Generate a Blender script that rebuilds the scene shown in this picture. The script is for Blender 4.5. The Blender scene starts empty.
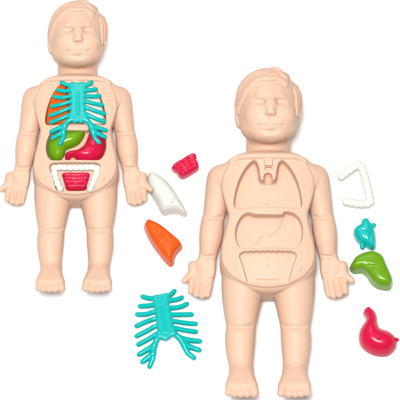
import bpy, math, time
import numpy as np
T0 = time.time()
S = 0.001                      # one working unit = one millimetre
C = bpy.context.scene.collection

# ------------------------------------------------------------------ camera
TH = math.radians(16)
DIST = 4000.0
TGT = np.array([0., 0., 25.])
RIGHT = np.array([1., 0., 0.])
UP = np.array([0., math.cos(TH), math.sin(TH)])
BACK = np.array([0., -math.sin(TH), math.cos(TH)])
EYE = TGT + BACK * DIST

def ray(X, Y):
    return -BACK * DIST + RIGHT * (X - 200.0) + UP * (200.0 - Y)

def P(X, Y, z):
    """point at height z seen at photo position X, Y"""
    d = ray(X, Y)
    t = (z - EYE[2]) / d[2]
    return EYE + d * t

def poly(pts, z):
    return np.array([P(x, y, z)[:2] for x, y in pts])

def spline(pts, n=8, closed=True):
    """Catmull-Rom through the points"""
    p = np.array(pts, float)
    N = len(p)
    out = []
    rng = range(N) if closed else range(N - 1)
    for i in rng:
        if closed:
            a, b, c, d = p[(i - 1) % N], p[i], p[(i + 1) % N], p[(i + 2) % N]
        else:
            a, b, c, d = p[max(i - 1, 0)], p[i], p[i + 1], p[min(i + 2, N - 1)]
        for j in range(n):
            t = j / n
            out.append(0.5 * ((2 * b) + (c - a) * t + (2 * a - 5 * b + 4 * c - d) * t * t + (3 * b - a - 3 * c + d) * t ** 3))
    if not closed:
        out.append(p[-1])
    return np.array(out)

# ------------------------------------------------------------------ distance fields
def smin(a, b, k):
    if k <= 0: return np.minimum(a, b)
    h = np.maximum(k - np.abs(a - b), 0) / k
    return np.minimum(a, b) - h * h * k * 0.25

def smax(a, b, k):
    if k <= 0: return np.maximum(a, b)
    h = np.maximum(k - np.abs(a - b), 0) / k
    return np.maximum(a, b) + h * h * k * 0.25

def cone(a, b, ra, rb):
    a = np.array(a, float); b = np.array(b, float)
    ba = b - a; L2 = max(float(ba @ ba), 1e-9)
    def f(x, y, z):
        px, py, pz = x - a[0], y - a[1], z - a[2]
        t = np.clip((px * ba[0] + py * ba[1] + pz * ba[2]) / L2, 0, 1)
        return np.sqrt((px - t * ba[0]) ** 2 + (py - t * ba[1]) ** 2 + (pz - t * ba[2]) ** 2) - (ra + t * (rb - ra))
    m = max(ra, rb)
    return f, np.minimum(a, b) - m, np.maximum(a, b) + m

def ellipsoid(c, r, rot=0.0):
    c = np.array(c, float); r = np.array(r, float)
    ca, sa = math.cos(rot), math.sin(rot)
    def f(x, y, z):
        px, py, pz = x - c[0], y - c[1], z - c[2]
        qx, qy = px * ca + py * sa, -px * sa + py * ca
        k0 = np.sqrt((qx / r[0]) ** 2 + (qy / r[1]) ** 2 + (pz / r[2]) ** 2)
        k1 = np.sqrt((qx / r[0] ** 2) ** 2 + (qy / r[1] ** 2) ** 2 + (pz / r[2] ** 2) ** 2)
        return k0 * (k0 - 1.0) / np.maximum(k1, 1e-6)
    m = np.array([max(r[0], r[1])] * 2 + [r[2]])
    return f, c - m, c + m

class Grid:
    def __init__(s, lo, hi, h):
        s.lo = np.array(lo, float); s.h = h
        s.n = np.ceil((np.array(hi, float) - s.lo) / h).astype(int) + 1
        s.D = np.full(s.n, 50.0, np.float32)
        s.L = np.zeros(s.n, np.int8)
        s.ax = [(s.lo[i] + h * np.arange(s.n[i])).astype(np.float32) for i in range(3)]
    def box(s, lo, hi, pad):
        i0 = np.clip(np.floor((np.array(lo) - pad - s.lo) / s.h).astype(int), 0, s.n)
        i1 = np.clip(np.ceil((np.array(hi) + pad - s.lo) / s.h).astype(int) + 1, 0, s.n)
        sl = tuple(slice(a, b) for a, b in zip(i0, i1))
        x = s.ax[0][sl[0]][:, None, None]; y = s.ax[1][sl[1]][None, :, None]; z = s.ax[2][sl[2]][None, None, :]
        return sl, x, y, z
    def add(s, prim, k=0.0, lab=0):
        f, lo, hi = prim
        sl, x, y, z = s.box(lo, hi, k + 2.5 * s.h + 1)
        d = f(x, y, z).astype(np.float32); D = s.D[sl]
        if lab is not None:
            L = s.L[sl]; L[d < D] = lab
        s.D[sl] = smin(D, d, k)
    def cut(s, prim, k=0.0):
        f, lo, hi = prim
        sl, x, y, z = s.box(lo, hi, k + 2.5 * s.h + 1)
        d = f(x, y, z).astype(np.float32)
        s.D[sl] = smax(s.D[sl], -d, k)
    def bump(s, fn, lo, hi):
        sl, x, y, z = s.box(lo, hi, 0)
        s.D[sl] += fn(x, y, z, s.L[sl]).astype(np.float32)
    def chain(s, pts, rad, k=0.0, lab=0, cut=False):
        for i in range(len(pts) - 1):
            pr = cone(pts[i], pts[i + 1], rad[i], rad[i + 1])
            if cut: s.cut(pr, k)
            else: s.add(pr, k if i == 0 else min(k, 1.0) + 0.3, lab)
    def poly2(s, pts):
        """signed distance to a closed outline on the grid's x, y nodes"""
        x = s.ax[0][:, None].astype(np.float64); y = s.ax[1][None, :].astype(np.float64)
        d = np.full((s.n[0], s.n[1]), 1e9); inside = np.zeros(d.shape, bool)
        q = np.array(pts); m = len(q)
        for i in range(m):
            a = q[i]; b = q[(i + 1) % m]
            e = b - a; L2 = e @ e
            if L2 < 1e-12: continue
            wx, wy = x - a[0], y - a[1]
            t = np.clip((wx * e[0] + wy * e[1]) / L2, 0, 1)
            d = np.minimum(d, (wx - t * e[0]) ** 2 + (wy - t * e[1]) ** 2)
            c = ((a[1] > y) != (b[1] > y))
            if c.any():
                xi = a[0] + (y - a[1]) * e[0] / (e[1] if abs(e[1]) > 1e-12 else 1e-12)
                inside ^= (c & (x < xi))
        d = np.sqrt(d)
        return np.where(inside, -d, d).astype(np.float32)
    def sample(s, p):
        q = (p - s.lo) / s.h
        i = np.clip(np.floor(q).astype(int), 0, s.n - 2); f = q - i
        v = 0
        for dx in (0, 1):
            for dy in (0, 1):
                for dz in (0, 1):
                    w = (f[:, 0] if dx else 1 - f[:, 0]) * (f[:, 1] if dy else 1 - f[:, 1]) * (f[:, 2] if dz else 1 - f[:, 2])
                    v = v + w * s.D[i[:, 0] + dx, i[:, 1] + dy, i[:, 2] + dz]
        return v
    def surf(s, X, Y, off=0.0):
        """first surface point seen at X, Y, moved off units towards the eye"""
        zs = np.arange(s.ax[2][-1], s.ax[2][0], -0.25)
        p = np.array([P(X, Y, z) for z in zs])
        v = s.sample(p)
        k = np.argmax(v < 0)
        return p[k] + BACK * off
    def mesh(s, smooth=2):
        D = s.D
        ins = D < 0
        n = s.n - 1
        c = np.zeros(n, np.int8)
        offs = [(a, b, d) for a in (0, 1) for b in (0, 1) for d in (0, 1)]
        for o in offs:
            c += ins[o[0]:o[0] + n[0], o[1]:o[1] + n[1], o[2]:o[2] + n[2]]
        act = (c > 0) & (c < 8)
        I = np.argwhere(act)
        idx = np.full(n, -1, np.int32); idx[act] = np.arange(len(I))
        cv = {o: D[I[:, 0] + o[0], I[:, 1] + o[1], I[:, 2] + o[2]] for o in offs}
        acc = np.zeros((len(I), 3)); cnt = np.zeros(len(I))
        for a in offs:
            for ax in range(3):
                if a[ax] == 0:
                    b = list(a); b[ax] = 1; b = tuple(b)
                    va, vb = cv[a], cv[b]
                    m = (va < 0) != (vb < 0)
                    t = np.where(m, va / np.where(m, va - vb, 1), 0)
                    pos = np.tile(np.array(a, float), (len(I), 1)); pos[:, ax] = t
                    acc += pos * m[:, None]; cnt += m
        V = s.lo + (I + acc / cnt[:, None]) * s.h
        F = []
        for ax in range(3):
            u, w = (ax + 1) % 3, (ax + 2) % 3
            sa = [slice(1, -1)] * 3; sb = [slice(1, -1)] * 3
            sa[ax] = slice(0, -1); sb[ax] = slice(1, None)
            A = ins[tuple(sa)]; B = ins[tuple(sb)]
            E = np.argwhere(A != B)
            if len(E) == 0: continue
            sgn = A[E[:, 0], E[:, 1], E[:, 2]]
            E = E + 1; E[:, ax] -= 1
            def g(du, dw):
                q = E.copy(); q[:, u] += du; q[:, w] += dw
                return idx[q[:, 0], q[:, 1], q[:, 2]]
            Q = np.stack([g(-1, -1), g(0, -1), g(0, 0), g(-1, 0)], 1)
            Q[~sgn] = Q[~sgn][:, ::-1]
            F.append(Q)
        F = np.concatenate(F); F = F[(F >= 0).all(1)]
        # relax and pull back to the surface
        e = np.concatenate([F[:, [0, 1]], F[:, [1, 2]], F[:, [2, 3]], F[:, [3, 0]]])
        e = np.concatenate([e, e[:, ::-1]])
        deg = np.maximum(np.bincount(e[:, 0], minlength=len(V)), 1)
        def grad(p, ep):
            return np.stack([(s.sample(p + ep * np.eye(3)[i]) - s.sample(p - ep * np.eye(3)[i])) for i in range(3)], 1) / (2 * ep)
        def avg(a):
            return np.stack([np.bincount(e[:, 0], weights=a[e[:, 1], i], minlength=len(V)) for i in range(3)], 1) / deg[:, None]
        for _ in range(smooth):
            V = 0.5 * V + 0.5 * avg(V)
        g = grad(V, s.h * 0.7); gl = np.maximum(np.linalg.norm(g, axis=1), 0.3)
        st = np.clip(s.sample(V) / gl, -s.h, s.h)
        V = V - 0.8 * g / gl[:, None] * st[:, None]
        N = grad(V, s.h * 1.0)
        N /= np.maximum(np.linalg.norm(N, axis=1), 1e-6)[:, None]
        for _ in range(2):
            N = 0.5 * N + 0.5 * avg(N)
        N /= np.maximum(np.linalg.norm(N, axis=1), 1e-6)[:, None]
        ij = np.clip(np.round((V - s.lo) / s.h).astype(int), 0, s.n - 1)
        lab = s.L[ij[:, 0], ij[:, 1], ij[:, 2]]
        fl = np.sort(lab[F], 1)[:, 1]
        return V, F, N, fl

def link(name, V, F, N, mat, parent, origin):
    me = bpy.data.meshes.new(name)
    V = (V - origin) * S
    me.vertices.add(len(V)); me.vertices.foreach_set('co', V.astype(np.float32).ravel())
    me.loops.add(F.size); me.loops.foreach_set('vertex_index', F.astype(np.int32).ravel())
    me.polygons.add(len(F))
    me.polygons.foreach_set('loop_start', np.arange(0, F.size, 4, dtype=np.int32))
    me.update(calc_edges=True)
    me.polygons.foreach_set('use_smooth', np.ones(len(F), bool))
    me.normals_split_custom_set_from_vertices(N.astype(np.float32))
    me.materials.append(mat)
    o = bpy.data.objects.new(name, me); C.objects.link(o)
    if parent is not None: o.parent = parent
    return o

def link_parts(G, names, mat, root, origin, sub=None):
    """one mesh per label; names: {label: name}; sub: {label: label of the part it belongs to}"""
    V, F, N, fl = G.mesh()
    made = {}
    order = sorted(names, key=lambda l: (sub or {}).get(l, -1))
    for l in order:
        Fi = F[fl == l]
        if len(Fi) == 0: continue
        u, inv = np.unique(Fi, return_inverse=True)
        m = mat[l] if isinstance(mat, dict) else mat
        made[l] = link(names[l], V[u], inv.reshape(Fi.shape), N[u], m, made[sub[l]] if sub and l in sub else root, origin)
    return made

def thing(name, loc, label, cat, group=None, scale=1.0):
    o = bpy.data.objects.new(name, None); C.objects.link(o)
    o.empty_display_size = 0.02
    o.location = np.array(loc) * S; o.scale = (scale,) * 3
    tag(o, label, cat, group)
    return o

def tag(o, label, cat, group=None):
    o['label'] = label; o['category'] = cat
    if group: o['group'] = group

# ------------------------------------------------------------------ materials
def lin(c):
    return tuple(((v / 255) / 12.92 if v / 255 <= 0.04045 else ((v / 255 + 0.055) / 1.055) ** 2.4) for v in c)

def plastic(name, col, rough=0.3, sss=0.0, radius=(1, .4, .2), bump=0.0, bscale=900, coat=0.0, spec=0.14, var=0.03):
    m = bpy.data.materials.new(name); m.use_nodes = True
    nt = m.node_tree; b = nt.nodes['Principled BSDF']
    tc = nt.nodes.new('ShaderNodeTexCoord')
    nz = nt.nodes.new('ShaderNodeTexNoise'); nz.inputs['Scale'].default_value = 25; nz.inputs['Detail'].default_value = 3
    nt.links.new(tc.outputs['Object'], nz.inputs['Vector'])
    mx = nt.nodes.new('ShaderNodeMix'); mx.data_type = 'RGBA'
    mx.inputs[6].default_value = (*[c * (1 - var) for c in col], 1); mx.inputs[7].default_value = (*[min(c * (1 + var), 1) for c in col], 1)
    nt.links.new(nz.outputs['Fac'], mx.inputs[0]); nt.links.new(mx.outputs[2], b.inputs['Base Color'])
    mr = nt.nodes.new('ShaderNodeMapRange'); mr.inputs[3].default_value = rough * 0.88; mr.inputs[4].default_value = rough * 1.12
    nt.links.new(nz.outputs['Fac'], mr.inputs[0]); nt.links.new(mr.outputs[0], b.inputs['Roughness'])
    b.inputs['Specular IOR Level'].default_value = spec
    b.inputs['Coat Weight'].default_value = coat; b.inputs['Coat Roughness'].default_value = 0.15
    if sss:
        b.inputs['Subsurface Weight'].default_value = sss
        b.inputs['Subsurface Radius'].default_value = radius
        b.inputs['Subsurface Scale'].default_value = 0.003
    if bump:
        n2 = nt.nodes.new('ShaderNodeTexNoise'); n2.inputs['Scale'].default_value = bscale; n2.inputs['Detail'].default_value = 2
        nt.links.new(tc.outputs['Object'], n2.inputs['Vector'])
        bp = nt.nodes.new('ShaderNodeBump'); bp.inputs['Strength'].default_value = bump; bp.inputs['Distance'].default_value = 0.0004
        nt.links.new(n2.outputs['Fac'], bp.inputs['Height']); nt.links.new(bp.outputs['Normal'], b.inputs['Normal'])
    return m

SKIN = plastic('skin_vinyl', (0.60, 0.393, 0.283), 0.5, sss=0.0, bump=0.05, spec=0.22, var=0.012)
TEAL = plastic('teal_plastic', (0.0, 0.37, 0.34), 0.22, bump=0.05, spec=0.3)
GREEN = plastic('green_plastic', (0.115, 0.27, 0.004), 0.24, bump=0.05, spec=0.2)
RED = plastic('crimson_plastic', (0.50, 0.006, 0.042), 0.22, bump=0.05, spec=0.22)
ORANGE = plastic('orange_plastic', (0.62, 0.085, 0.006), 0.3, bump=0.05)
WHITE = plastic('white_plastic', (0.56, 0.57, 0.52), 0.35, bump=0.05)

# ------------------------------------------------------------------ doll (authored as the right-hand doll)
CX = 268.0
def mir(X): return 2 * CX - X
X0, Y0 = P(CX, 230, 0)[:2]
ORG = np.array([X0, Y0, 0.0])
YB = P(CX, 288, 50)[1]; YT = P(CX, 156, 56)[1]

def zf(x, y):
    """height of the tray's front face"""
    t = (y - YB) / (YT - YB)
    return 62.0 - 9.0 * ((x - X0) / 47.0) ** 2 - 7.0 * np.clip(0.30 - t, 0, 1) ** 2 / 0.09 - 3.0 * np.clip(t - 0.5, 0, 1) ** 2 / 0.25

half = [(268, 287.5), (250, 284.8), (239, 280.5), (231, 275), (224.5, 267), (221.2, 257), (222, 245), (225.5, 231), (228.6, 215),
        (225, 202), (221.6, 188), (222.6, 175), (228, 164), (235.5, 156.8), (248, 154.3), (268, 153.8)]
PANEL = half + [(mir(x), y) for x, y in half[-2:0:-1]]
PANEL_W = spline(poly(PANEL, 54), 5)

def sym(pts): return pts + [(mir(x), y) for x, y in pts[::-1]]
cavA = [(268, 208.5), (240, 208.5), (234.5, 206.5), (233.8, 200), (236, 188.5), (239.6, 178), (245, 168.5), (250.2, 162.6), (254, 160.6), (257.2, 163), (259, 169), (260.6, 179), (264, 181)]
CAV_A = spline(poly(cavA + [(mir(x), y) for x, y in cavA[:0:-1]], 57), 5)
cavB = [(268, 248.3), (244, 248), (238, 244.5), (235.2, 235), (236, 226), (239.5, 218), (244.5, 213.4), (250, 212.4), (254, 214), (262, 214.6), (281, 214.6), (283.6, 212.2), (288, 211.4),
        (295.5, 213.6), (301, 219.5), (303.2, 229), (302, 239), (298, 245.5), (292, 248)]
CAV_B = spline(poly(cavB, 60), 5)
sc = []
for i in range(49):
    x = 242.5 + i * (293.5 - 242.5) / 48
    sc.append((x, 251.2 - 0.75 * abs(math.sin((x - 242.5) / (293.5 - 242.5) * math.pi * 9))))
cavC = [(253, 282), (248.4, 281.6), (246.5, 279), (241.8, 263), (239, 256), (239.6, 252.6)] + sc + [(296.4, 252.6), (297, 256), (294.2, 263), (289.6, 279), (287.6, 281.6), (283, 282)]
CAV_C = poly(cavC, 60)

def build_body():
    lo = P(176, 402, 30) - 4; hi = P(360, 64, 60) + 4
    G = Grid((lo[0], lo[1] - 12, -3), (hi[0], hi[1] + 16, 98), 0.68)
    # torso
    t = [(268, 296.5), (258, 296), (240, 290), (228, 280), (221.5, 268), (220.8, 256), (222.5, 243), (226, 228), (228, 214), (224, 200), (220, 188), (220.5, 176), (226, 166.5), (234, 160.5), (244, 157), (268, 155)]
    tor = spline(poly(t + [(mir(x), y) for x, y in t[-2:0:-1]], 30), 5)
    d2 = G.poly2(tor)[:, :, None]
    zz = G.ax[2][None, None, :]
    r = 17.0
    q = np.maximum(d2 + r, 0); w = np.maximum(np.abs(zz - 30.0) - 30.0 + r, 0)
    d = np.sqrt(q * q + w * w) + np.minimum(np.maximum(d2 + r, np.abs(zz - 30.0) - 30.0 + r), 0) - r
    ZF = zf(G.ax[0][:, None], G.ax[1][None, :])[:, :, None].astype(np.float32)
    G.D = np.minimum(G.D, smax(d, zz - (ZF - 2.2), 5.0)).astype(np.float32)
    del d, q, w
    # legs and feet, arms and hands, on both sides
    for s in (0, 1):
        m = (lambda X: X) if s == 0 else mir
        Q = lambda X, Y, z: P(m(X), Y, z)
        def limb(pts, k, kk=0.6):
            w = spline(np.array([[*Q(X, Y, z), r] for X, Y, z, r in pts]), 7, closed=False)
            for i in range(len(w) - 1):
                G.add(cone(w[i, :3], w[i + 1, :3], w[i, 3], w[i + 1, 3]), k if i == 0 else kk)
        # thigh, calf
        limb([(246, 268, 29, 23.5), (243.4, 284, 28, 21.6), (241.8, 300, 26, 19.2), (241.2, 314, 25, 16.6), (241.2, 323.5, 24.5, 14.6)], 8)
        limb([(240.9, 327.6, 24.8, 14.3), (240.2, 337, 24.5, 14.7), (240.0, 346, 24, 14.3), (240.4, 357, 23.5, 12.9), (241.2, 368, 23, 11.2), (241.3, 373, 24, 11.0)], 0.8)
        # foot: instep fan to the toes, heel underneath
        for fx in (231.0, 238.0, 245.0, 252.0):
            limb([(241.3 + (fx - 241.3) * 0.1, 370, 25, 10.2), (241.3 + (fx - 241.3) * 0.55, 378, 36, 7.6), (fx, 386.5, 45.5, 5.6)], 2.5)
        limb([(241.3, 370, 22, 10.5), (241.3, 374.5, 11.5, 9.8)], 4)
        limb([(231.5, 386, 44, 5), (240.5, 376.5, 14, 8.0)], 3)
        limb([(251.5, 386, 44, 5), (242.0, 376.5, 14, 8.0)], 3)
        for tx, ty, tr in ((254.4, 392.8, 4.5), (247.1, 394.0, 3.7), (240.7, 394.3, 3.5), (234.6, 394.0, 3.4), (228.5, 392.8, 3.6)):
            G.add(cone(Q(tx + (241 - tx) * 0.12, ty - 6.5, 46.5), Q(tx, ty, 49.5), tr * 0.98, tr), 1.3)
        # arm
        limb([(222, 179, 33, 14.8), (219.4, 188, 31.5, 13.6), (217, 199, 29, 12.1), (215, 210, 27, 11.1), (214.2, 215, 26.5, 10.6)], 6)
        limb([(213.3, 219, 26, 10.9), (212, 227, 25.5, 11.6), (210.9, 237, 25, 11.5), (209.4, 247, 23, 9.8), (208.5, 255, 21.5, 8.5)], 0.5)
        # palm
        ph = spline(poly([(m(x), y) for x, y in [(201, 252), (197.3, 260), (192, 266.5), (189, 272), (189.5, 279), (191.8, 282), (199, 283), (208, 282.5), (213.2, 280), (215.8, 270), (216, 258), (214.5, 252)]], 20), 5)
        lo_, hi_ = ph.min(0), ph.max(0)
        sl, x, y, z = G.box((*lo_, 8), (*hi_, 32), 8)
        d2 = G.poly2(ph)[sl[0], sl[1]][:, :, None]
        zc = 20.0; hh = 7.0; r = 5.5
        q = np.maximum(d2 + r, 0); w = np.maximum(np.abs(z - zc) - hh + r, 0)
        dd = np.sqrt(q * q + w * w) + np.minimum(np.maximum(d2 + r, np.abs(z - zc) - hh + r), 0) - r
        G.D[sl] = smin(G.D[sl], dd, 1.6)
        G.add(ellipsoid(Q(195.5, 269.5, 23), (6.2, 9.5, 6.2), (0.55 if s == 0 else -0.55)), 4)     # ball of the thumb
        G.cut(ellipsoid(Q(205, 269, 32.0), (7.5, 8.5, 6.2)), 7)                                       # hollow of the palm
        # thumb, four fingers
        th = [Q(194.5, 272, 22), Q(188.5, 277.3, 24), Q(184.4, 280.6, 25.5)]
        G.chain(th, [4.6, 3.7, 3.1], 2.5)
        for (ax, ay), (bx, by), r in (((192.6, 279.5), (190.7, 291.6), 3.3), ((198.9, 280.5), (196.3, 294.8), 3.45), ((204.9, 280.8), (202.2, 296.0), 3.45), ((210.3, 280), (207.5, 294.6), 3.3)):
            a = Q(ax, ay, 21.8); b = Q(ax * 0.45 + bx * 0.55, ay * 0.45 + by * 0.55, 23.2); c = Q(bx, by, 26.0)
            G.chain([a, b, c], [r * 0.97, r * 0.98, r * 0.9], 0.5)
        for (x0, x1, yy, sag, r, k) in ((229.5, 253.5, 325.6, 1.6, 0.45, 4.0), (205.5, 223.0, 216.8, 1.2, 0.5, 3.2), (201.5, 215.2, 255.4, 0.8, 0.35, 2.2)):
            cr = [G.surf(m(x0 + (x1 - x0) * t), yy + sag * 4 * t * (1 - t), 0.2 + 0.5 * abs(2 * t - 1) ** 3) for t in np.linspace(0, 1, 9)]
            G.chain(cr, list(r * (0.25 + 0.75 * np.sin(np.linspace(0.15, math.pi - 0.15, 9)))), k, cut=True)
        for (ax, ay), (bx, by) in (((196.0, 281.5), (193.6, 293.5)), ((202.1, 282.0), (199.4, 295.8)), ((207.8, 281.6), (205.0, 295.5))):
            gv = [G.surf(m(ax + (bx - ax) * t), ay + (by - ay) * t, 0.0) for t in np.linspace(0, 1, 6)]
            G.chain(gv, [0.55] * 6, 0.8, cut=True)
        # crease at the roots of the fingers
        cr = [G.surf(m(X), Y, 0.5) for X, Y in ((191.5, 278.2), (196, 279.2), (202, 279.8), (208, 279.6), (213, 278.4))]
        G.chain(cr, [0.5] * 5, 1.2, cut=True)
    # neck and head
    G.add(cone(P(268, 163, 26), P(268, 134, 31), 22.6, 21.4), 3)
    hg = [(ellipsoid(P(268, 103.5, 43), (31.0, 32.0, 38)), 0.5), (ellipsoid(P(268.3, 119, 51), (29.6, 23.0, 29)), 8), (ellipsoid(P(268.6, 128.6, 55), (27.6, 15.0, 22.5)), 5), (ellipsoid(P(269.8, 134.8, 65), (16.0, 7.4, 11.5)), 5)]
    for pr, k in hg: G.add(pr, k)
    # ears
    for X, Y, rot, er in ((238.0, 120.5, 0.16, 3.0), (298.0, 117.5, -0.16, 2.4)):
        G.add(ellipsoid(P(X, Y, 45), (er, 8.6, 7), rot), 2.5)
        G.cut(ellipsoid(P(X + (0.6 if X < 268 else -0.6), Y - 0.5, 51.5), (er * 0.5, 5.0, 2.2), rot), 1.5)
    # face
    sx = 270.3
    for sgn in (-1, 1):
        e = sx + sgn * 11.6
        G.cut(ellipsoid(G.surf(e, 100.2, 1.8), (7.2, 3.4, 4.8)), 4.2)
        G.chain([G.surf(sx + sgn * 6.4, 96.6, -2.0), G.surf(e, 96.2, -1.3), G.surf(sx + sgn * 19, 97.6, -2.4)], [2.2, 2.8, 1.7], 3.2)
        G.add(ellipsoid(G.surf(e, 102.6, -2.0), (6.4, 3.6, 2.8)), 3.0)
        G.add(ellipsoid(G.surf(sx + sgn * 14, 115, -6), (9, 8, 6.8)), 8)
    for pr in (cone(G.surf(sx, 96.5, -2.8), G.surf(sx + .3, 104, -1.2), 2.6, 2.6), cone(G.surf(sx + .3, 104, -1.0), G.surf(sx + .5, 111.4, 2.6), 2.3, 2.6)): G.add(pr, 6.5)
    nb = [G.surf(sx + .5 + q, 112.8, -0.2 - 0.35 * abs(q)) for q in (-2.7, 2.7)]
    G.add(cone(nb[0], nb[1], 1.9, 1.9), 2.6)
    for sgn in (-1, 1):
        G.cut(ellipsoid(G.surf(sx + .5 + sgn * 1.9, 115.2, 0.1), (1.7, 1.0, 1.8)), 1.0)
    G.cut(cone(G.surf(sx + .4, 117.5, 1.0), G.surf(sx + .4, 121.5, 1.0), 1.1, 1.3), 2.5)             # philtrum
    G.add(cone(G.surf(262, 123.6, -1.6), G.surf(279, 123.6, -1.6), 2.0, 2.0), 3.5)
    G.chain([G.surf(262.5, 127.4, -1.2), G.surf(270.6, 128.4, -0.4), G.surf(279, 127.4, -1.2)], [1.4, 2.2, 1.4], 2.6)
    mp = spline([(256.2, 124.8), (260, 125.5), (265.5, 125.0), (270.7, 125.9), (276, 125.0), (281, 125.5), (284.8, 124.8)], 4, closed=False)
    ml = [G.surf(X, Y, 0.4) for X, Y in mp]
    G.chain(ml, list(0.55 + 0.5 * np.sin(np.linspace(0.2, math.pi - 0.2, len(ml)))), 1.0, cut=True)
    G.cut(cone(G.surf(265, 131.8, 1.5), G.surf(276, 131.8, 1.5), 1.7, 1.7), 3.5)
    # hair (label 1): shell, swept fringe, side lobes
    H = 1
    hs = ellipsoid(P(268.4, 99.0, 33), (33.0, 31.0, 35))
    f0 = hs[0]
    hl = spline(poly([(222, 140), (238, 122), (242, 112), (243.5, 99), (248, 88.5), (255.5, 81), (265, 77.0), (276, 77.5), (285, 82.5), (290.5, 90), (294, 100), (295.5, 112), (299, 121), (316, 140), (316, 40), (222, 40)], 62), 5)
    hd = G.poly2(hl)
    def shell(x, y, z):
        sl, _, _, _ = G.box(hs[1], hs[2], 1.5 + 2.5 * G.h + 1)
        return smax(f0(x, y, z), hd[sl[0], sl[1]][:, :, None], 2.5)
    G.add((shell, hs[1], hs[2]), 1.5, H)
    def strands(inner, outer, n, r0, r1, lift, zdef):
        wi, wo = spline(inner, 5, closed=False), spline(outer, 5, closed=False)
        todo = []
        for j in range(n):
            t = j / (n - 1)
            w = wi + (wo - wi) * t
            w = w.copy(); u_ = np.linspace(0, 1, len(w))
            w[:, 1] += 0.9 * np.clip(u_ * 2 - 0.8, 0, 1) * np.sin(u_ * 19 + j * 1.9) * (lift > 1)
            p3 = []
            for X, Y in w:
                q = G.surf(X, Y, 0)
                if q[2] > G.ax[2][-1] - 1 or q[2] < 30: q = P(X, Y, zdef)
                p3.append(q)
            p3 = np.array(p3)
            for _ in range(3): p3[1:-1, 2] = 0.25 * p3[:-2, 2] + 0.5 * p3[1:-1, 2] + 0.25 * p3[2:, 2]
            lf = lift * np.interp(np.linspace(0, 1, len(w)), [0, 0.3, 0.8, 1], [0.0, 0.5, 1.15, 0.6])
            p3 += BACK * lf[:, None]
            rad = np.interp(np.linspace(0, 1, len(w)), [0, 0.2, 0.75, 1], [r0 * 0.55, r0 * 0.85, r1, r1 * 0.7])
            todo.append((p3, rad))
        for p3, rad in todo:
            G.chain(list(p3), list(rad), 0.45, H)
    strands([(239.0, 114), (240.8, 104), (245.4, 92.5), (254, 83.4), (264, 79.0), (275, 78.8), (286, 84.6)],
            [(236.0, 115), (236.0, 103), (241.6, 87), (251.5, 76.6), (264, 71.4), (277, 71.2), (287.0, 79.4)], 5, 1.9, 3.0, 1.9, 40)
    strands([(293.4, 88), (295.6, 97), (296.2, 107), (297, 116)], [(294.6, 86.5), (299.6, 94.5), (300.2, 107), (299.4, 117)], 3, 2.4, 2.0, 0.3, 42)
    G.cut(ellipsoid(P(296.2, 77.4, 46), (7.6, 6.6, 30)), 1.5)
    # seat of the tray
    dp = G.poly2(PANEL_W)[:, :, None]
    G.D = smax(G.D, -smax(dp + 1.2, (ZF - 15.5) - zz, 0), 0.6).astype(np.float32)
    return G

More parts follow.
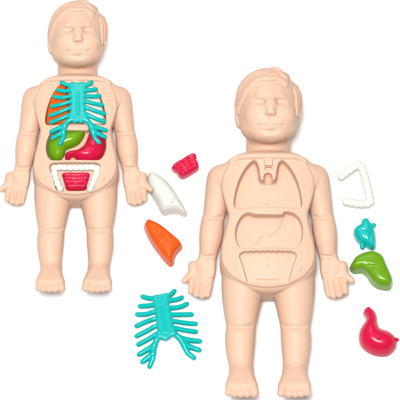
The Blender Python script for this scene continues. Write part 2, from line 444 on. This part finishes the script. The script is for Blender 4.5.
def build_tray():
    lo = PANEL_W.min(0) - 4; hi = PANEL_W.max(0) + 4
    G = Grid((*lo, 26), (*hi, 70), 0.5)
    x = G.ax[0][:, None]; y = G.ax[1][None, :]; zz = G.ax[2][None, None, :]
    ZF = zf(x, y)[:, :, None].astype(np.float32)
    dp = G.poly2(PANEL_W)[:, :, None]
    d = smax(smax(dp, zz - ZF, 3.0), (ZF - 17.0) - zz, 1.0)
    for pg, dep, dr, k in ((CAV_A, 12.5, 0.10, 3.0), (CAV_B, 10.5, 0.12, 3.0), (CAV_C, 6.2, 0.16, 2.0)):
        dc = G.poly2(pg)[:, :, None] + dr * (ZF - zz)
        d = smax(d, -smax(dc, (ZF - dep) - zz, k), 1.3)
    G.D = d.astype(np.float32)
    # raised collar along the top edge
    col = [(233.5, 160.2), (240, 157.6), (250, 156.6), (260, 156.2), (268, 156.1), (276, 156.2), (286, 156.6), (296, 157.6), (302.5, 160.2)]
    pts = []
    cw = spline([(230, 162.6), (234.5, 158.8), (242, 156.9), (254, 156.2), (268, 156.0), (282, 156.2), (294, 156.9), (301.5, 158.8), (306, 162.6)], 6, closed=False)
    for X, Y in cw:
        q = P(X, Y, 57); pts.append(P(X, Y, float(zf(q[0], q[1])) - 0.3))
    tt = np.linspace(-1, 1, len(pts))
    G.chain(pts, list(1.0 + 1.9 * (1 - np.abs(tt) ** 3)), 1.6, 0)
    def top(X, Y, dz):
        q = P(X, Y, 55); z = float(zf(q[0], q[1])) + dz; return P(X, Y, z)
    # thin moulded ridge in the middle cavity
    for ln in ([(281.4, 214), (280.8, 221), (278, 228), (273.5, 233.5), (268.5, 236)], [(262.5, 236.5), (259, 240), (256, 245)]):
        w = spline(np.array([top(X, Y, -10.35) for X, Y in ln]), 4, closed=False)
        G.chain(list(w), [0.7] * len(w), 0.5, 0)
    # small round marks and the slot in the floors
    for X, Y in ((268, 257.8), (268, 265.6)):
        G.cut(ellipsoid(top(X, Y, -6.0), (1.5, 1.0, 0.9)), 0.4)
    G.add(ellipsoid(top(266.5, 205, -12.3), (1.4, 1.4, 0.9)), 0.5)
    G.chain([top(257, 280, -6.0), top(279, 280, -6.0)], [0.7, 0.7], 0.4, cut=True)
    # clip tongue (label 1)
    K = 1
    def blk(c, h, r):
        c = np.array(c); h = np.array(h)
        def f(x, y, z):
            a = np.maximum(np.abs(x - c[0]) - h[0] + r, 0); b = np.maximum(np.abs(y - c[1]) - h[1] + r, 0); e = np.maximum(np.abs(z - c[2]) - h[2] + r, 0)
            return np.sqrt(a * a + b * b + e * e) - r
        return f, c - h, c + h
    G.add(blk(top(268, 165, -6.0), (7.6, 9.5, 5.4), 1.0), 0.8, K)
    G.add(blk(top(261.7, 175.5, -6.4), (1.5, 3.0, 5.0), 0.7), 0.8, K)
    G.add(blk(top(274.3, 175.0, -6.4), (1.5, 2.4, 5.0), 0.7), 0.8, K)
    G.add(blk(top(268.4, 162.3, 0.6), (4.1, 3.9, 2.8), 0.8), 0.4, K)
    G.cut(blk(top(268.4, 168.6, -0.9), (3.6, 1.5, 2.4), 0.6), 0.5)
    G.cut(ellipsoid(top(268.0, 179.0, -4), (5.0, 6.0, 7.5)), 0.7)
    # four low bosses (labels 2..5)
    for i, (X, Y) in enumerate(((227.6, 189.4), (308.4, 189.4), (236, 268.3), (300, 268.3))):
        c = top(X, Y, 0.1)
        G.add(ellipsoid(c, (2.0, 2.0, 0.95)), 0.3, 2 + i)
        G.cut(ellipsoid(c + np.array([0, 0, 0.9]), (0.9, 0.9, 0.7)), 0.3)
    return G

# ------------------------------------------------------------------ build dolls
SS = 0.8885
def small_px(X, Y): return 75.5 + SS * (X - 268.0), 1.6 + SS * (Y - 69.5)
ORG2 = np.array([*P(*small_px(CX, 230), 0)[:2], 0.0])
SS3 = SS * 1.004 * float((EYE - ORG2) @ BACK) / float((EYE - ORG) @ BACK)
ORG2 = P(*small_px(CX, 230), 50 * SS3) - SS3 * (P(CX, 230, 50) - ORG)
GD = 'toy anatomy dolls lying side by side'
doll = thing('anatomy_doll', ORG, 'larger peach doll on the right with its chest tray empty', 'doll', GD)
gb = build_body()
made = link_parts(gb, {0: 'body', 1: 'hair'}, SKIN, doll, ORG); del gb
gt = build_tray()
link_parts(gt, {0: 'chest_tray', 1: 'clip', 2: 'boss', 3: 'boss', 4: 'boss', 5: 'boss'}, SKIN, doll, ORG, {1: 0, 2: 0, 3: 0, 4: 0, 5: 0}); del gt

def copy_tree(o, parent=None):
    c = o.copy(); C.objects.link(c)
    if parent is not None: c.parent = parent
    for ch in list(o.children): copy_tree(ch, c)
    return c
doll2 = copy_tree(doll)
doll2.location = ORG2 * S; doll2.scale = (SS3,) * 3
doll2['label'] = 'smaller peach doll on the left with coloured organs filling its chest'

def zf2(x, y):
    return SS3 * zf((x - ORG2[0]) / SS3 + ORG[0], (y - ORG2[1]) / SS3 + ORG[1])
def at2(X, Y, dz):
    """point dz above the small doll's tray front"""
    z = 52.0
    for _ in range(3):
        q = P(X, Y, z); z = float(zf2(q[0], q[1])) + dz
    return P(X, Y, z)
print('dolls', time.time() - T0)

# ------------------------------------------------------------------ organ pieces
def puffed(outline, zm, base, top, h=0.4, draft=0.12, k=4.0, dome=3.0, droll=10.0, n=6, kb=0.8, blur=1.6):
    """piece with a smooth outline, drafted walls and a domed top; base/top are heights or functions of x, y"""
    w = spline(poly(outline, zm), n)
    lo = w.min(0) - 4; hi = w.max(0) + 4
    b0 = base if not callable(base) else None
    G = Grid((*lo, (base if not callable(base) else base(None, None)) - 2), (*hi, (top if not callable(top) else 62) + dome + 6), h)
    x = G.ax[0][:, None]; y = G.ax[1][None, :]; zz = G.ax[2][None, None, :]
    d2 = G.poly2(w)
    TP = (top(x, y) if callable(top) else np.full(d2.shape, top)) + dome * (1 - np.exp(np.minimum(d2, 0) / droll))
    nb_ = int(blur / h)
    for _ in range(2):
        for axis in (0, 1):
            pad = [(nb_, nb_) if a == axis else (0, 0) for a in (0, 1)]
            q = np.cumsum(np.pad(TP, [(p[0] + (1 if a == axis else 0), p[1]) for a, p in enumerate(pad)], mode='edge'), axis=axis)
            n_ = TP.shape[axis]; w_ = 2 * nb_ + 1
            TP = (np.take(q, np.arange(w_, w_ + n_), axis=axis) - np.take(q, np.arange(0, n_), axis=axis)) / w_
    B = base if not callable(base) else base(None, None)
    d = smax(d2[:, :, None] + draft * (zz - zm), zz - TP[:, :, None].astype(np.float32), k)
    G.D = smax(d, B - zz, kb).astype(np.float32)
    return G, w

def place(G, name, mat, label, cat, names=None, group=None, mats=None):
    V, F, N, fl = G.mesh()
    c = np.array([*(V[:, :2].min(0) + V[:, :2].max(0)) / 2, V[:, 2].min()])
    labs = [l for l in (names or {0: name})]
    if len(labs) == 1:
        o = link(name, V, F, N, mat, None, c); o.location = c * S
        tag(o, label, cat, group); return o
    root = thing(name, c, label, cat, group)
    for l in labs:
        Fi = F[fl == l]
        if len(Fi) == 0: continue
        u, inv = np.unique(Fi, return_inverse=True)
        link(names[l], V[u], inv.reshape(Fi.shape), N[u], (mats or {}).get(l, mat), root, c)
    return root

LOOSE = 'loose organ pieces lying on the white surface'
FIT = 'organ pieces fitted into the chest tray'

# --- loose white lung
G, w = puffed([(151.7, 172), (147.3, 176.4), (147.6, 184), (151.2, 192.5), (157, 202), (160.6, 209.5), (164.5, 213), (171, 211.5), (178, 211.8), (184.2, 214.2), (186, 211.5), (179.8, 199.3), (169.5, 184.2), (159.2, 175.3)],
              8, 0.0, 15.0, draft=0.14, k=7, dome=3.5, droll=6)
for a, b in (((170.6, 199.8), (172.2, 201.8)), ((172.2, 201.8), (173.6, 195.2))):
    G.chain([G.surf(*a, -0.1), G.surf(*b, -0.1)], [0.95, 0.95], 0.3, 1)
place(G, 'lung', WHITE, 'white lung piece lying loose beside the smaller doll\'s hand', 'toy organ', {0: 'lobe', 1: 'tick_mark'}, LOOSE)

# --- loose orange lung
G, w = puffed([(149, 220.2), (145, 223.5), (144.8, 229), (151, 242), (160.6, 255.5), (168, 264), (171.4, 265.6), (173.6, 263), (174.6, 258), (177, 253), (181.8, 247.5), (180.6, 242), (173, 235), (160.6, 225.3)],
              4, 0.0, 15.0, draft=0.16, k=5, dome=3.0, droll=6)
G.chain([G.surf(162.2, 235.4, 0.4), G.surf(158.0, 240.4, 0.4)], [1.5, 1.5], 0.8, 1)
place(G, 'lung', ORANGE, 'orange lung piece lying loose below the loose white lung', 'toy organ', {0: 'lobe', 1: 'peg'}, LOOSE)

# --- loose liver
G, w = puffed([(367.8, 252.3), (376, 252.4), (382.6, 256.8), (386, 264.5), (392, 278.5), (391.4, 285), (388, 287.6), (378.5, 286), (372, 281.2), (367.0, 273.8), (361.8, 270.6), (354.5, 270.8), (350.8, 267.4), (351.4, 263.4), (357, 256.3)],
              10, 0.0, 19.0, draft=0.10, k=5.5, dome=2.6, droll=6)
ln = [G.surf(X, Y, 0.6) for X, Y in ((369, 265.2), (374, 266.4), (381, 264.6))]
G.chain(ln, [1.0, 1.3, 0.8], 2.0, cut=True)
place(G, 'liver', GREEN, 'green liver piece lying loose below the turquoise heart', 'toy organ', None, LOOSE)

# --- loose stomach
G, w = puffed([(364.2, 311.2), (368.3, 306.6), (373.6, 309.8), (376.4, 315), (377.3, 322.5), (380.3, 328), (388.3, 330.8), (394.2, 335.5), (396.4, 340), (395.6, 346.0), (391, 351.6), (384, 354.2), (372.5, 352.3), (363, 345.6), (359.8, 337.5), (361.0, 328.5), (366.4, 319.5), (366.0, 315)],
              8, 0.0, 13.0, draft=0.14, k=9, dome=6.5, droll=6, blur=3.0)
G.cut(ellipsoid(P(367.2, 309.0, 9), (2.6, 2.6, 3.5)), 0.8)
G.add(cone(P(395, 339.5, 9), P(397.4, 339.7, 9), 2.0, 1.7), 0.8, 2)
G.chain([G.surf(380.6, 335.0, 0.2), G.surf(378.4, 338.4, 0.2)], [1.3, 1.3], 0.7, 1)
place(G, 'stomach', RED, 'crimson stomach piece lying loose below the loose green liver', 'toy organ', {0: 'pouch', 1: 'peg', 2: 'outlet_stub'}, LOOSE)

# --- loose heart
G, w = puffed([(361, 224), (366, 222.2), (371, 223.4), (374, 228.5), (375.4, 235), (376, 242), (375.2, 248), (371.4, 249.4), (365.5, 246.2), (359, 243), (354.6, 237), (353.6, 230.8), (356.6, 226.4)],
              4, 0.0, 11.0, h=0.35, draft=0.12, k=6, dome=3, droll=4)
G.add(cone(P(366, 226, 8), P(365.6, 222.2, 8.5), 4.4, 4.0), 1.8, 1)
G.add(cone(P(370.4, 226, 7.5), P(373.9, 225.2, 8), 2.5, 2.3), 1.0, 2)
G.add(cone(P(362.6, 242, 5), P(362.2, 247.2, 5), 2.8, 2.5), 1.0, 3)
G.add(ellipsoid(G.surf(367.6, 233.2, 0.2), (1.5, 1.5, 1.3)), 0.7, 4)
G.chain([G.surf(360, 228.8, 0.8), G.surf(366, 229.6, 0.8), G.surf(371.5, 229.6, 0.8)], [0.8, 1, 0.8], 1.4, cut=True)
G.chain([G.surf(371.5, 233, 0.7), G.surf(369.6, 240, 0.7), G.surf(370.6, 246, 0.7)], [0.7, 0.9, 0.7], 1.4, cut=True)
place(G, 'heart', TEAL, 'small turquoise heart piece with stubby vessels above the loose liver', 'toy organ', {0: 'chambers', 1: 'aorta_stub', 2: 'vessel_stub', 3: 'vessel_stub', 4: 'peg'}, LOOSE)

# --- small intestines
def intestine(outline, at, base, ztop, rows, lab, group, edge):
    w = spline(np.array([at(X, Y)[:2] for X, Y in outline]), 4)
    lo = w.min(0) - 3; hi = w.max(0) + 3
    G = Grid((*lo, base - 2), (*hi, ztop + 7), 0.32)
    zz = G.ax[2][None, None, :]
    d2 = G.poly2(w)[:, :, None]
    G.D = smax(smax(d2 + 0.12 * (zz - ztop), zz - ztop, 2.0), base - zz, 0.5).astype(np.float32)
    for r in rows:
        pts = spline(np.array([at(X, Y) + np.array([0, 0, 0.2]) for X, Y in r]), 5, closed=False)
        rad = [1.4 + 0.1 * math.sin(i * 1.15) for i in range(len(pts))]
        G.chain(list(pts), rad, 1.1, 0)
    place(G, 'small_intestine', RED, lab, 'toy organ', None, group)

zt = 9.0
a30 = math.radians(31)
def loc_int(u, v):      # u along the long side, v towards the short side, in the loose piece's own frame (photo px)
    cx, cy = 186.2, 164.6
    return cx + u * math.cos(a30) + v * math.sin(a30), cy - u * math.sin(a30) + v * math.cos(a30)
out = [loc_int(u, v) for u, v in [(-13.2, -5.6), (-9.5, -6.8), (0, -7.2), (9.5, -7.0), (13.2, -5.8), (12.8, -1.8), (10.8, 1.2), (11.0, 4.6), (8.6, 8.2), (0, 8.8), (-8.6, 8.2), (-11, 4.4), (-10.8, 1.2), (-12.6, -2)]]
rows = [[loc_int(u, v) for u, v in r] for r in (
    [(-11, -4.6), (-6, -5.2), (0, -5.0), (6, -5.2), (11, -4.4)],
    [(11, -4.4), (10.6, -1.8), (5, -1.8), (0, -1.4), (-5, -1.8), (-9.6, -1.4)],
    [(-9.6, -1.4), (-9.4, 1.6), (-4, 1.6), (0, 2.0), (4, 1.6), (9, 1.8)],
    [(9, 1.8), (8.6, 5.4), (4, 5.2), (0, 5.4), (-4, 5.2), (-8.4, 5.8)])]
intestine(out, lambda X, Y: P(X, Y, zt), 0.0, zt, rows, 'crimson ridged small intestine piece lying loose between the dolls', LOOSE, None)

# --- colons (white, bumpy U)
def colon(path, at, z_half, lab, group, nb, r, base):
    pts = np.array([at(X, Y) for X, Y in path])
    seg = np.linalg.norm(np.diff(pts, axis=0), axis=1); cum = np.r_[0, np.cumsum(seg)]
    u = np.linspace(0, cum[-1], nb)
    B = np.stack([np.interp(u, cum, pts[:, i]) for i in range(3)], 1)
    G = Grid(B.min(0) - r - 4 - np.array([0, 0, 4]), B.max(0) + r + 5, 0.34)
    for i, b in enumerate(B):
        G.add(ellipsoid(b, (r, r, r * 0.92)), 0.9)
        G.add(cone(b - np.array([0, 0, z_half]), b, r * 1.0, r * 0.97), 1.0)
    for i in range(nb - 1):
        G.add(cone(B[i], B[i + 1], r * 0.76, r * 0.76), 1.0)
        G.add(cone(B[i] - np.array([0, 0, z_half]), B[i + 1] - np.array([0, 0, z_half]), r * 0.76, r * 0.76), 1.0)
    zz = G.ax[2][None, None, :]
    G.D = smax(smax(G.D, base - zz, 0.6), zz - (float(B[:, 2].mean()) + r * 0.62), 2.2).astype(np.float32)
    place(G, 'colon', WHITE, lab, 'toy organ', None, group)
colon([(341.5, 176.2), (350, 170), (358.6, 163.8), (362.2, 168), (365.5, 179), (368.4, 191), (370.6, 203.2), (362, 204), (354, 203.2), (346.4, 201.6)],
      lambda X, Y: P(X, Y, 7.0), 4.5, 'white bumpy U-shaped colon piece lying loose right of the larger doll', LOOSE, 18, 3.95, 0.0)

# --- rib cages
def ribcage(at, plate, ribs, arms, slot, lab, group, r=2.2, th=2.2):
    pl = np.array([at(X, Y, 1.0) for X, Y in plate])
    w = spline(pl[:, :2], 4)
    zt_ = float(pl[:, 2].mean())
    allp = [at(*p) for rb in ribs + arms for p in rb] + list(pl)
    A = np.array(allp)
    G = Grid(A.min(0) - 6, A.max(0) + 6, 0.36)
    zz = G.ax[2][None, None, :]
    d2 = G.poly2(w)[:, :, None]
    # the plate follows the height of its outline
    x = G.ax[0][:, None]; y = G.ax[1][None, :]
    M = np.c_[pl[:, :2], np.ones(len(pl))]
    co, *_ = np.linalg.lstsq(M, pl[:, 2], rcond=None)
    PZ = (co[0] * x + co[1] * y + co[2])[:, :, None]
    G.D = np.minimum(G.D, smax(smax(d2, zz - PZ - th * 0.5 - 1.0, 2.6), PZ - th - zz, 1.0)).astype(np.float32)
    lb = 1; names = {0: 'sternum'}
    for rb in ribs:
        wv = spline(np.array([at(*p) for p in rb]), 5, closed=False)
        rr = np.interp(np.linspace(0, 1, len(wv)), [0, 0.25, 0.9, 1], [r * 0.9, r * 0.95, r, r * 0.98])
        G.chain(list(wv), list(rr), 2.4, lb); names[lb] = 'rib'; lb += 1
    for arm in arms:
        wv = spline(np.array([at(*p) for p in arm]), 5, closed=False)
        G.chain(list(wv), list(np.linspace(r * 1.18, r * 1.02, len(wv))), 2.2, lb); names[lb] = 'lower_rib'; lb += 1
    (ax, ay), (bx, by) = slot
    for off in (-1.25, 1.25):
        a = G.surf(ax + off, ay, -0.1); b = G.surf(bx + off, by, -0.1)
        G.chain([a, b], [0.62, 0.62], 0.5, 0)
    place(G, 'rib_cage', TEAL, lab, 'toy rib cage', names, group)

def atg(X, Y, z): return P(X, Y, z)
L_ = lambda pts, z0=8.3, z1=3.6: [(X, Y, z0 + (z1 - z0) * i / (len(pts) - 1)) for i, (X, Y) in enumerate(pts)]
ribs = [L_([(154, 298.5), (148.5, 298), (142.3, 296.6)]), L_([(153.5, 304.8), (147, 305.8), (139.6, 306.2)]),
        L_([(154, 311.6), (146, 314.2), (136.8, 314.4)]), L_([(154.5, 318.6), (146, 321.8), (136.2, 326)]),
        L_([(155, 326), (146.5, 331), (136.3, 336.2)]), L_([(156.5, 333.6), (147.5, 339.6), (138, 344.6)]),
        L_([(167, 296.5), (171, 294.2), (174.6, 290.8)]), L_([(168.5, 300.5), (176, 299.6), (182, 297.4)]),
        L_([(170, 308), (179.5, 307), (187.2, 303.8)]), L_([(171.5, 314.6), (182, 314.6), (192, 314.4)]),
        L_([(173, 320.8), (184, 322.8), (196, 323.8)]), L_([(174, 327.6), (185, 330.2), (196.4, 331.8)])]
arms = [L_([(159, 336), (155.6, 342), (153.6, 350), (152.8, 358.5), (149.3, 366.8)], 8, 3.5), L_([(154.6, 345), (147, 349.8), (138.6, 354.6)], 6.5, 3.5), L_([(153.4, 353), (148, 357.6), (142.2, 362)], 5.5, 3.5),
        L_([(174, 333), (180, 339), (184.2, 346), (187.6, 352.6), (194.2, 358)], 8, 3.5), L_([(180.5, 338.2), (190, 340.2), (200.2, 341.2)], 6.5, 3.5), L_([(184, 344.6), (191, 347.2), (199.6, 350.2)], 5.5, 3.5)]
ribcage(lambda X, Y, z: P(X, Y, z if z != 1.0 else 9.0),
        [(153.4, 296.2), (160, 294.4), (166.8, 293.2), (168.2, 300), (170.4, 312), (173, 325), (175.4, 334.0), (172, 336.3), (168.5, 339), (164.5, 340.5), (161, 338.6), (158, 336.6), (157.0, 326), (155.0, 310)],
        ribs, arms, ((161.6, 306), (165.2, 332)), 'turquoise rib cage lying loose on the white surface at lower centre', LOOSE, r=2.12)

# --- pieces fitted in the small doll
BASE = 41.0
def base2(x, y): return BASE
def top2(dz): return lambda x, y: zf2(x, y) + dz
G, w = puffed([(65, 84), (60.5, 84.4), (55.6, 89.5), (51.4, 98), (47.6, 110.5), (46.4, 122.5), (48, 125.0), (58, 125.6), (68, 125.4), (69.5, 118), (67.5, 98)], 47, base2, top2(-0.9), h=0.36, draft=0.03, k=3, dome=1.2, droll=5)
place(G, 'lung', ORANGE, 'orange lung piece fitted in the chest behind the ribs', 'toy organ', None, FIT)
G, w = puffed([(86.5, 84), (91.2, 84.4), (95.8, 89.5), (99.8, 98), (103.2, 110.5), (104.4, 122.5), (102.8, 124.8), (94, 125.6), (84, 125.4), (82.5, 118), (84.5, 98)], 47, base2, top2(-0.9), h=0.36, draft=0.03, k=3, dome=1.2, droll=5)
place(G, 'lung', WHITE, 'white lung piece fitted in the chest behind the ribs', 'toy organ', None, FIT)
G, w = puffed([(69, 130.6), (79, 130.4), (84.6, 131.4), (84, 135.5), (80, 142), (74.6, 145.8), (69, 147.6), (65.4, 149.6), (64.2, 154), (61, 158.4), (56, 159.9), (51.4, 157.6), (48.0, 152), (47.8, 144), (50.0, 137), (56, 132.4), (62, 130.8)], 50, base2, top2(-2.0), h=0.36, draft=0.10, k=6, dome=4.5, droll=5)
place(G, 'liver', GREEN, 'green liver piece fitted in the belly under the ribs', 'toy organ', None, FIT)
G, w = puffed([(90, 132), (97, 130.8), (103.2, 133), (104.6, 140), (104.4, 148), (101.4, 155.5), (94, 160.4), (86, 161.2), (78, 159.4), (72.6, 156.4), (70, 158.2), (66.6, 159), (65, 157), (66, 152.6), (70.4, 150.6), (78, 149), (84, 144.6), (87.4, 138)], 50, base2, top2(-2.5), h=0.36, draft=0.10, k=6, dome=5.5, droll=5)
G.chain([G.surf(90.4, 145.6, 0.2), G.surf(94, 148.8, 0.2)], [1.2, 1.2], 0.7, 1)
place(G, 'stomach', RED, 'crimson stomach piece fitted in the belly beside the green liver', 'toy organ', {0: 'pouch', 1: 'peg'}, FIT)

colon([(60.3, 188.6), (57.7, 183.6), (55.9, 178.4), (54.4, 173.2), (54.4, 167.5), (60, 167), (64.8, 167.2), (69.6, 167.2), (75.8, 167.2), (81, 167.2), (86.4, 167.2), (91.8, 167), (97.2, 167.6), (96.6, 173.4), (94.6, 178.6), (92.6, 183.8), (90.2, 188.8)],
      lambda X, Y: at2(X, Y, -1.3), 3.5, 'white bumpy U-shaped colon piece fitted around the crimson intestine', FIT, 17, 3.25, BASE)
iq = [(62.2, 173.4), (68, 172.6), (76, 172.4), (84, 172.6), (89.6, 173.4), (88.4, 179), (86.6, 184), (85.4, 188), (80, 189), (76, 189.1), (70, 189), (66.4, 188), (65, 184), (63.4, 179)]
rows = [[(64.5, 174.8), (70, 174.4), (76, 174.8), (82, 174.4), (87.4, 174.8)], [(87.4, 174.8), (86.4, 178.2), (81, 178), (76, 178.4), (70, 178), (65.8, 178.4)], [(65.8, 178.4), (66, 181.8), (71, 181.6), (76, 181.9), (81, 181.6), (85.2, 182)], [(85.2, 182), (83.8, 186), (78, 185.6), (73, 185.8), (68, 186.2)]]
zi = float(at2(76, 181, -2.8)[2])
intestine(iq, lambda X, Y: P(X, Y, zi), BASE, zi, rows, 'crimson ridged small intestine piece fitted inside the white colon', FIT, None)

R_ = lambda pts, d0=3.6, d1=2.4: [(X, Y, d0 + (d1 - d0) * i / (len(pts) - 1)) for i, (X, Y) in enumerate(pts)]
ribs = [R_([(71, 86), (66, 84.6), (61.2, 82.4)], 4, 4), R_([(70.5, 90.6), (64, 91.2), (57.4, 90)]), R_([(70.5, 96), (62, 97.8), (54, 96.6)]), R_([(70.5, 101.4), (61, 104.6), (51.6, 106.4)]),
        R_([(70.5, 107.6), (60, 112), (50, 115.6)]), R_([(71, 114.2), (60, 119), (50.6, 122.6)]),
        R_([(84.5, 86), (88.5, 84.2), (91.6, 82)], 4, 4), R_([(85, 90.4), (91, 90.2), (96.2, 89.2)]), R_([(85, 96), (93, 96.6), (100, 95.8)]), R_([(85.5, 101.2), (94, 103.6), (102.6, 105)]),
        R_([(86, 107.4), (95, 110.8), (104.8, 113.8)]), R_([(86, 114), (95.5, 118.6), (104.8, 121.6)])]
arms = [R_([(71.5, 118), (66, 123.4), (64, 129.4), (63.4, 137), (59.6, 144.2)], 3.5, 3), R_([(65.4, 125), (58, 128.6), (50.8, 131.8)], 3.5, 3), R_([(64, 131), (58.4, 134.8), (52.4, 138.4)], 3.5, 3),
        R_([(86, 118.6), (90, 124.4), (92.4, 131), (95, 138), (99.4, 142.8)], 3.5, 3), R_([(90.6, 125.4), (98, 128), (106.6, 130.4)], 3.5, 3), R_([(92.6, 130.8), (99, 134.2), (105.4, 137.2)], 3.5, 3)]
ribcage(at2 if False else (lambda X, Y, z: at2(X, Y, z if z != 1.0 else 4.0)),
        [(70.4, 82.4), (77.5, 82.8), (84.6, 82.2), (84.8, 92), (85.0, 106), (86.4, 121), (84, 121.6), (81.4, 123.6), (78.2, 121.8), (75, 123.6), (72.4, 121.6), (69.6, 121), (70.8, 106), (70.6, 92)],
        ribs, arms, ((77.6, 92), (77.8, 116)), 'turquoise rib cage fitted over the lungs of the smaller doll', FIT, r=1.75, th=1.8)
print('organs', time.time() - T0)

# ------------------------------------------------------------------ white surface
me = bpy.data.meshes.new('white_tabletop')
R = 3.0
me.from_pydata([(-R, -R, 0), (R, -R, 0), (R, R, 0), (-R, R, 0)], [], [(0, 1, 2, 3)])
wm = plastic('white_acrylic', (0.9, 0.9, 0.9), 0.6, spec=0.2, var=0.004)
me.materials.append(wm)
o = bpy.data.objects.new('white_tabletop', me); C.objects.link(o); o['kind'] = 'structure'
o.location.z = -0.0004

# ------------------------------------------------------------------ light
wd = bpy.data.worlds.new('World'); bpy.context.scene.world = wd; wd.use_nodes = True
bg = wd.node_tree.nodes['Background']
bg.inputs[0].default_value = (1, 1, 1, 1); bg.inputs[1].default_value = 0.27

def softbox(name, loc, aim, size, power, col=(1, 1, 1)):
    l = bpy.data.lights.new(name, 'AREA'); l.shape = 'RECTANGLE'; l.size, l.size_y = size; l.energy = power; l.color = col
    o = bpy.data.objects.new(name, l); C.objects.link(o)
    o.location = loc
    from mathutils import Vector
    o.rotation_euler = (Vector(aim) - Vector(loc)).to_track_quat('-Z', 'Y').to_euler()
    o['kind'] = 'structure'
    return o
softbox('key_softbox', (-0.12, -0.45, 2.5), (0, 0.0, 0), (0.6, 0.6), 84)
softbox('top_softbox', (-0.25, 1.2, 1.9), (0, 0.0, 0), (1.3, 0.9), 15)

# ------------------------------------------------------------------ camera
cd = bpy.data.cameras.new('Camera'); cam = bpy.data.objects.new('Camera', cd); C.objects.link(cam)
cd.sensor_width = 36; cd.lens = 36 * DIST / 400.0
cd.clip_start = 0.05; cd.clip_end = 100
cam.location = EYE * S
cam.rotation_euler = (TH, 0, 0)
sc_ = bpy.context.scene
sc_.camera = cam
sc_.view_settings.view_transform = 'Standard'; sc_.view_settings.look = 'None'
sc_.view_settings.exposure = 0; sc_.view_settings.gamma = 1
sc_.render.resolution_x = 1024; sc_.render.resolution_y = 1024
sc_.cycles.max_bounces = 8
print('done', time.time() - T0)
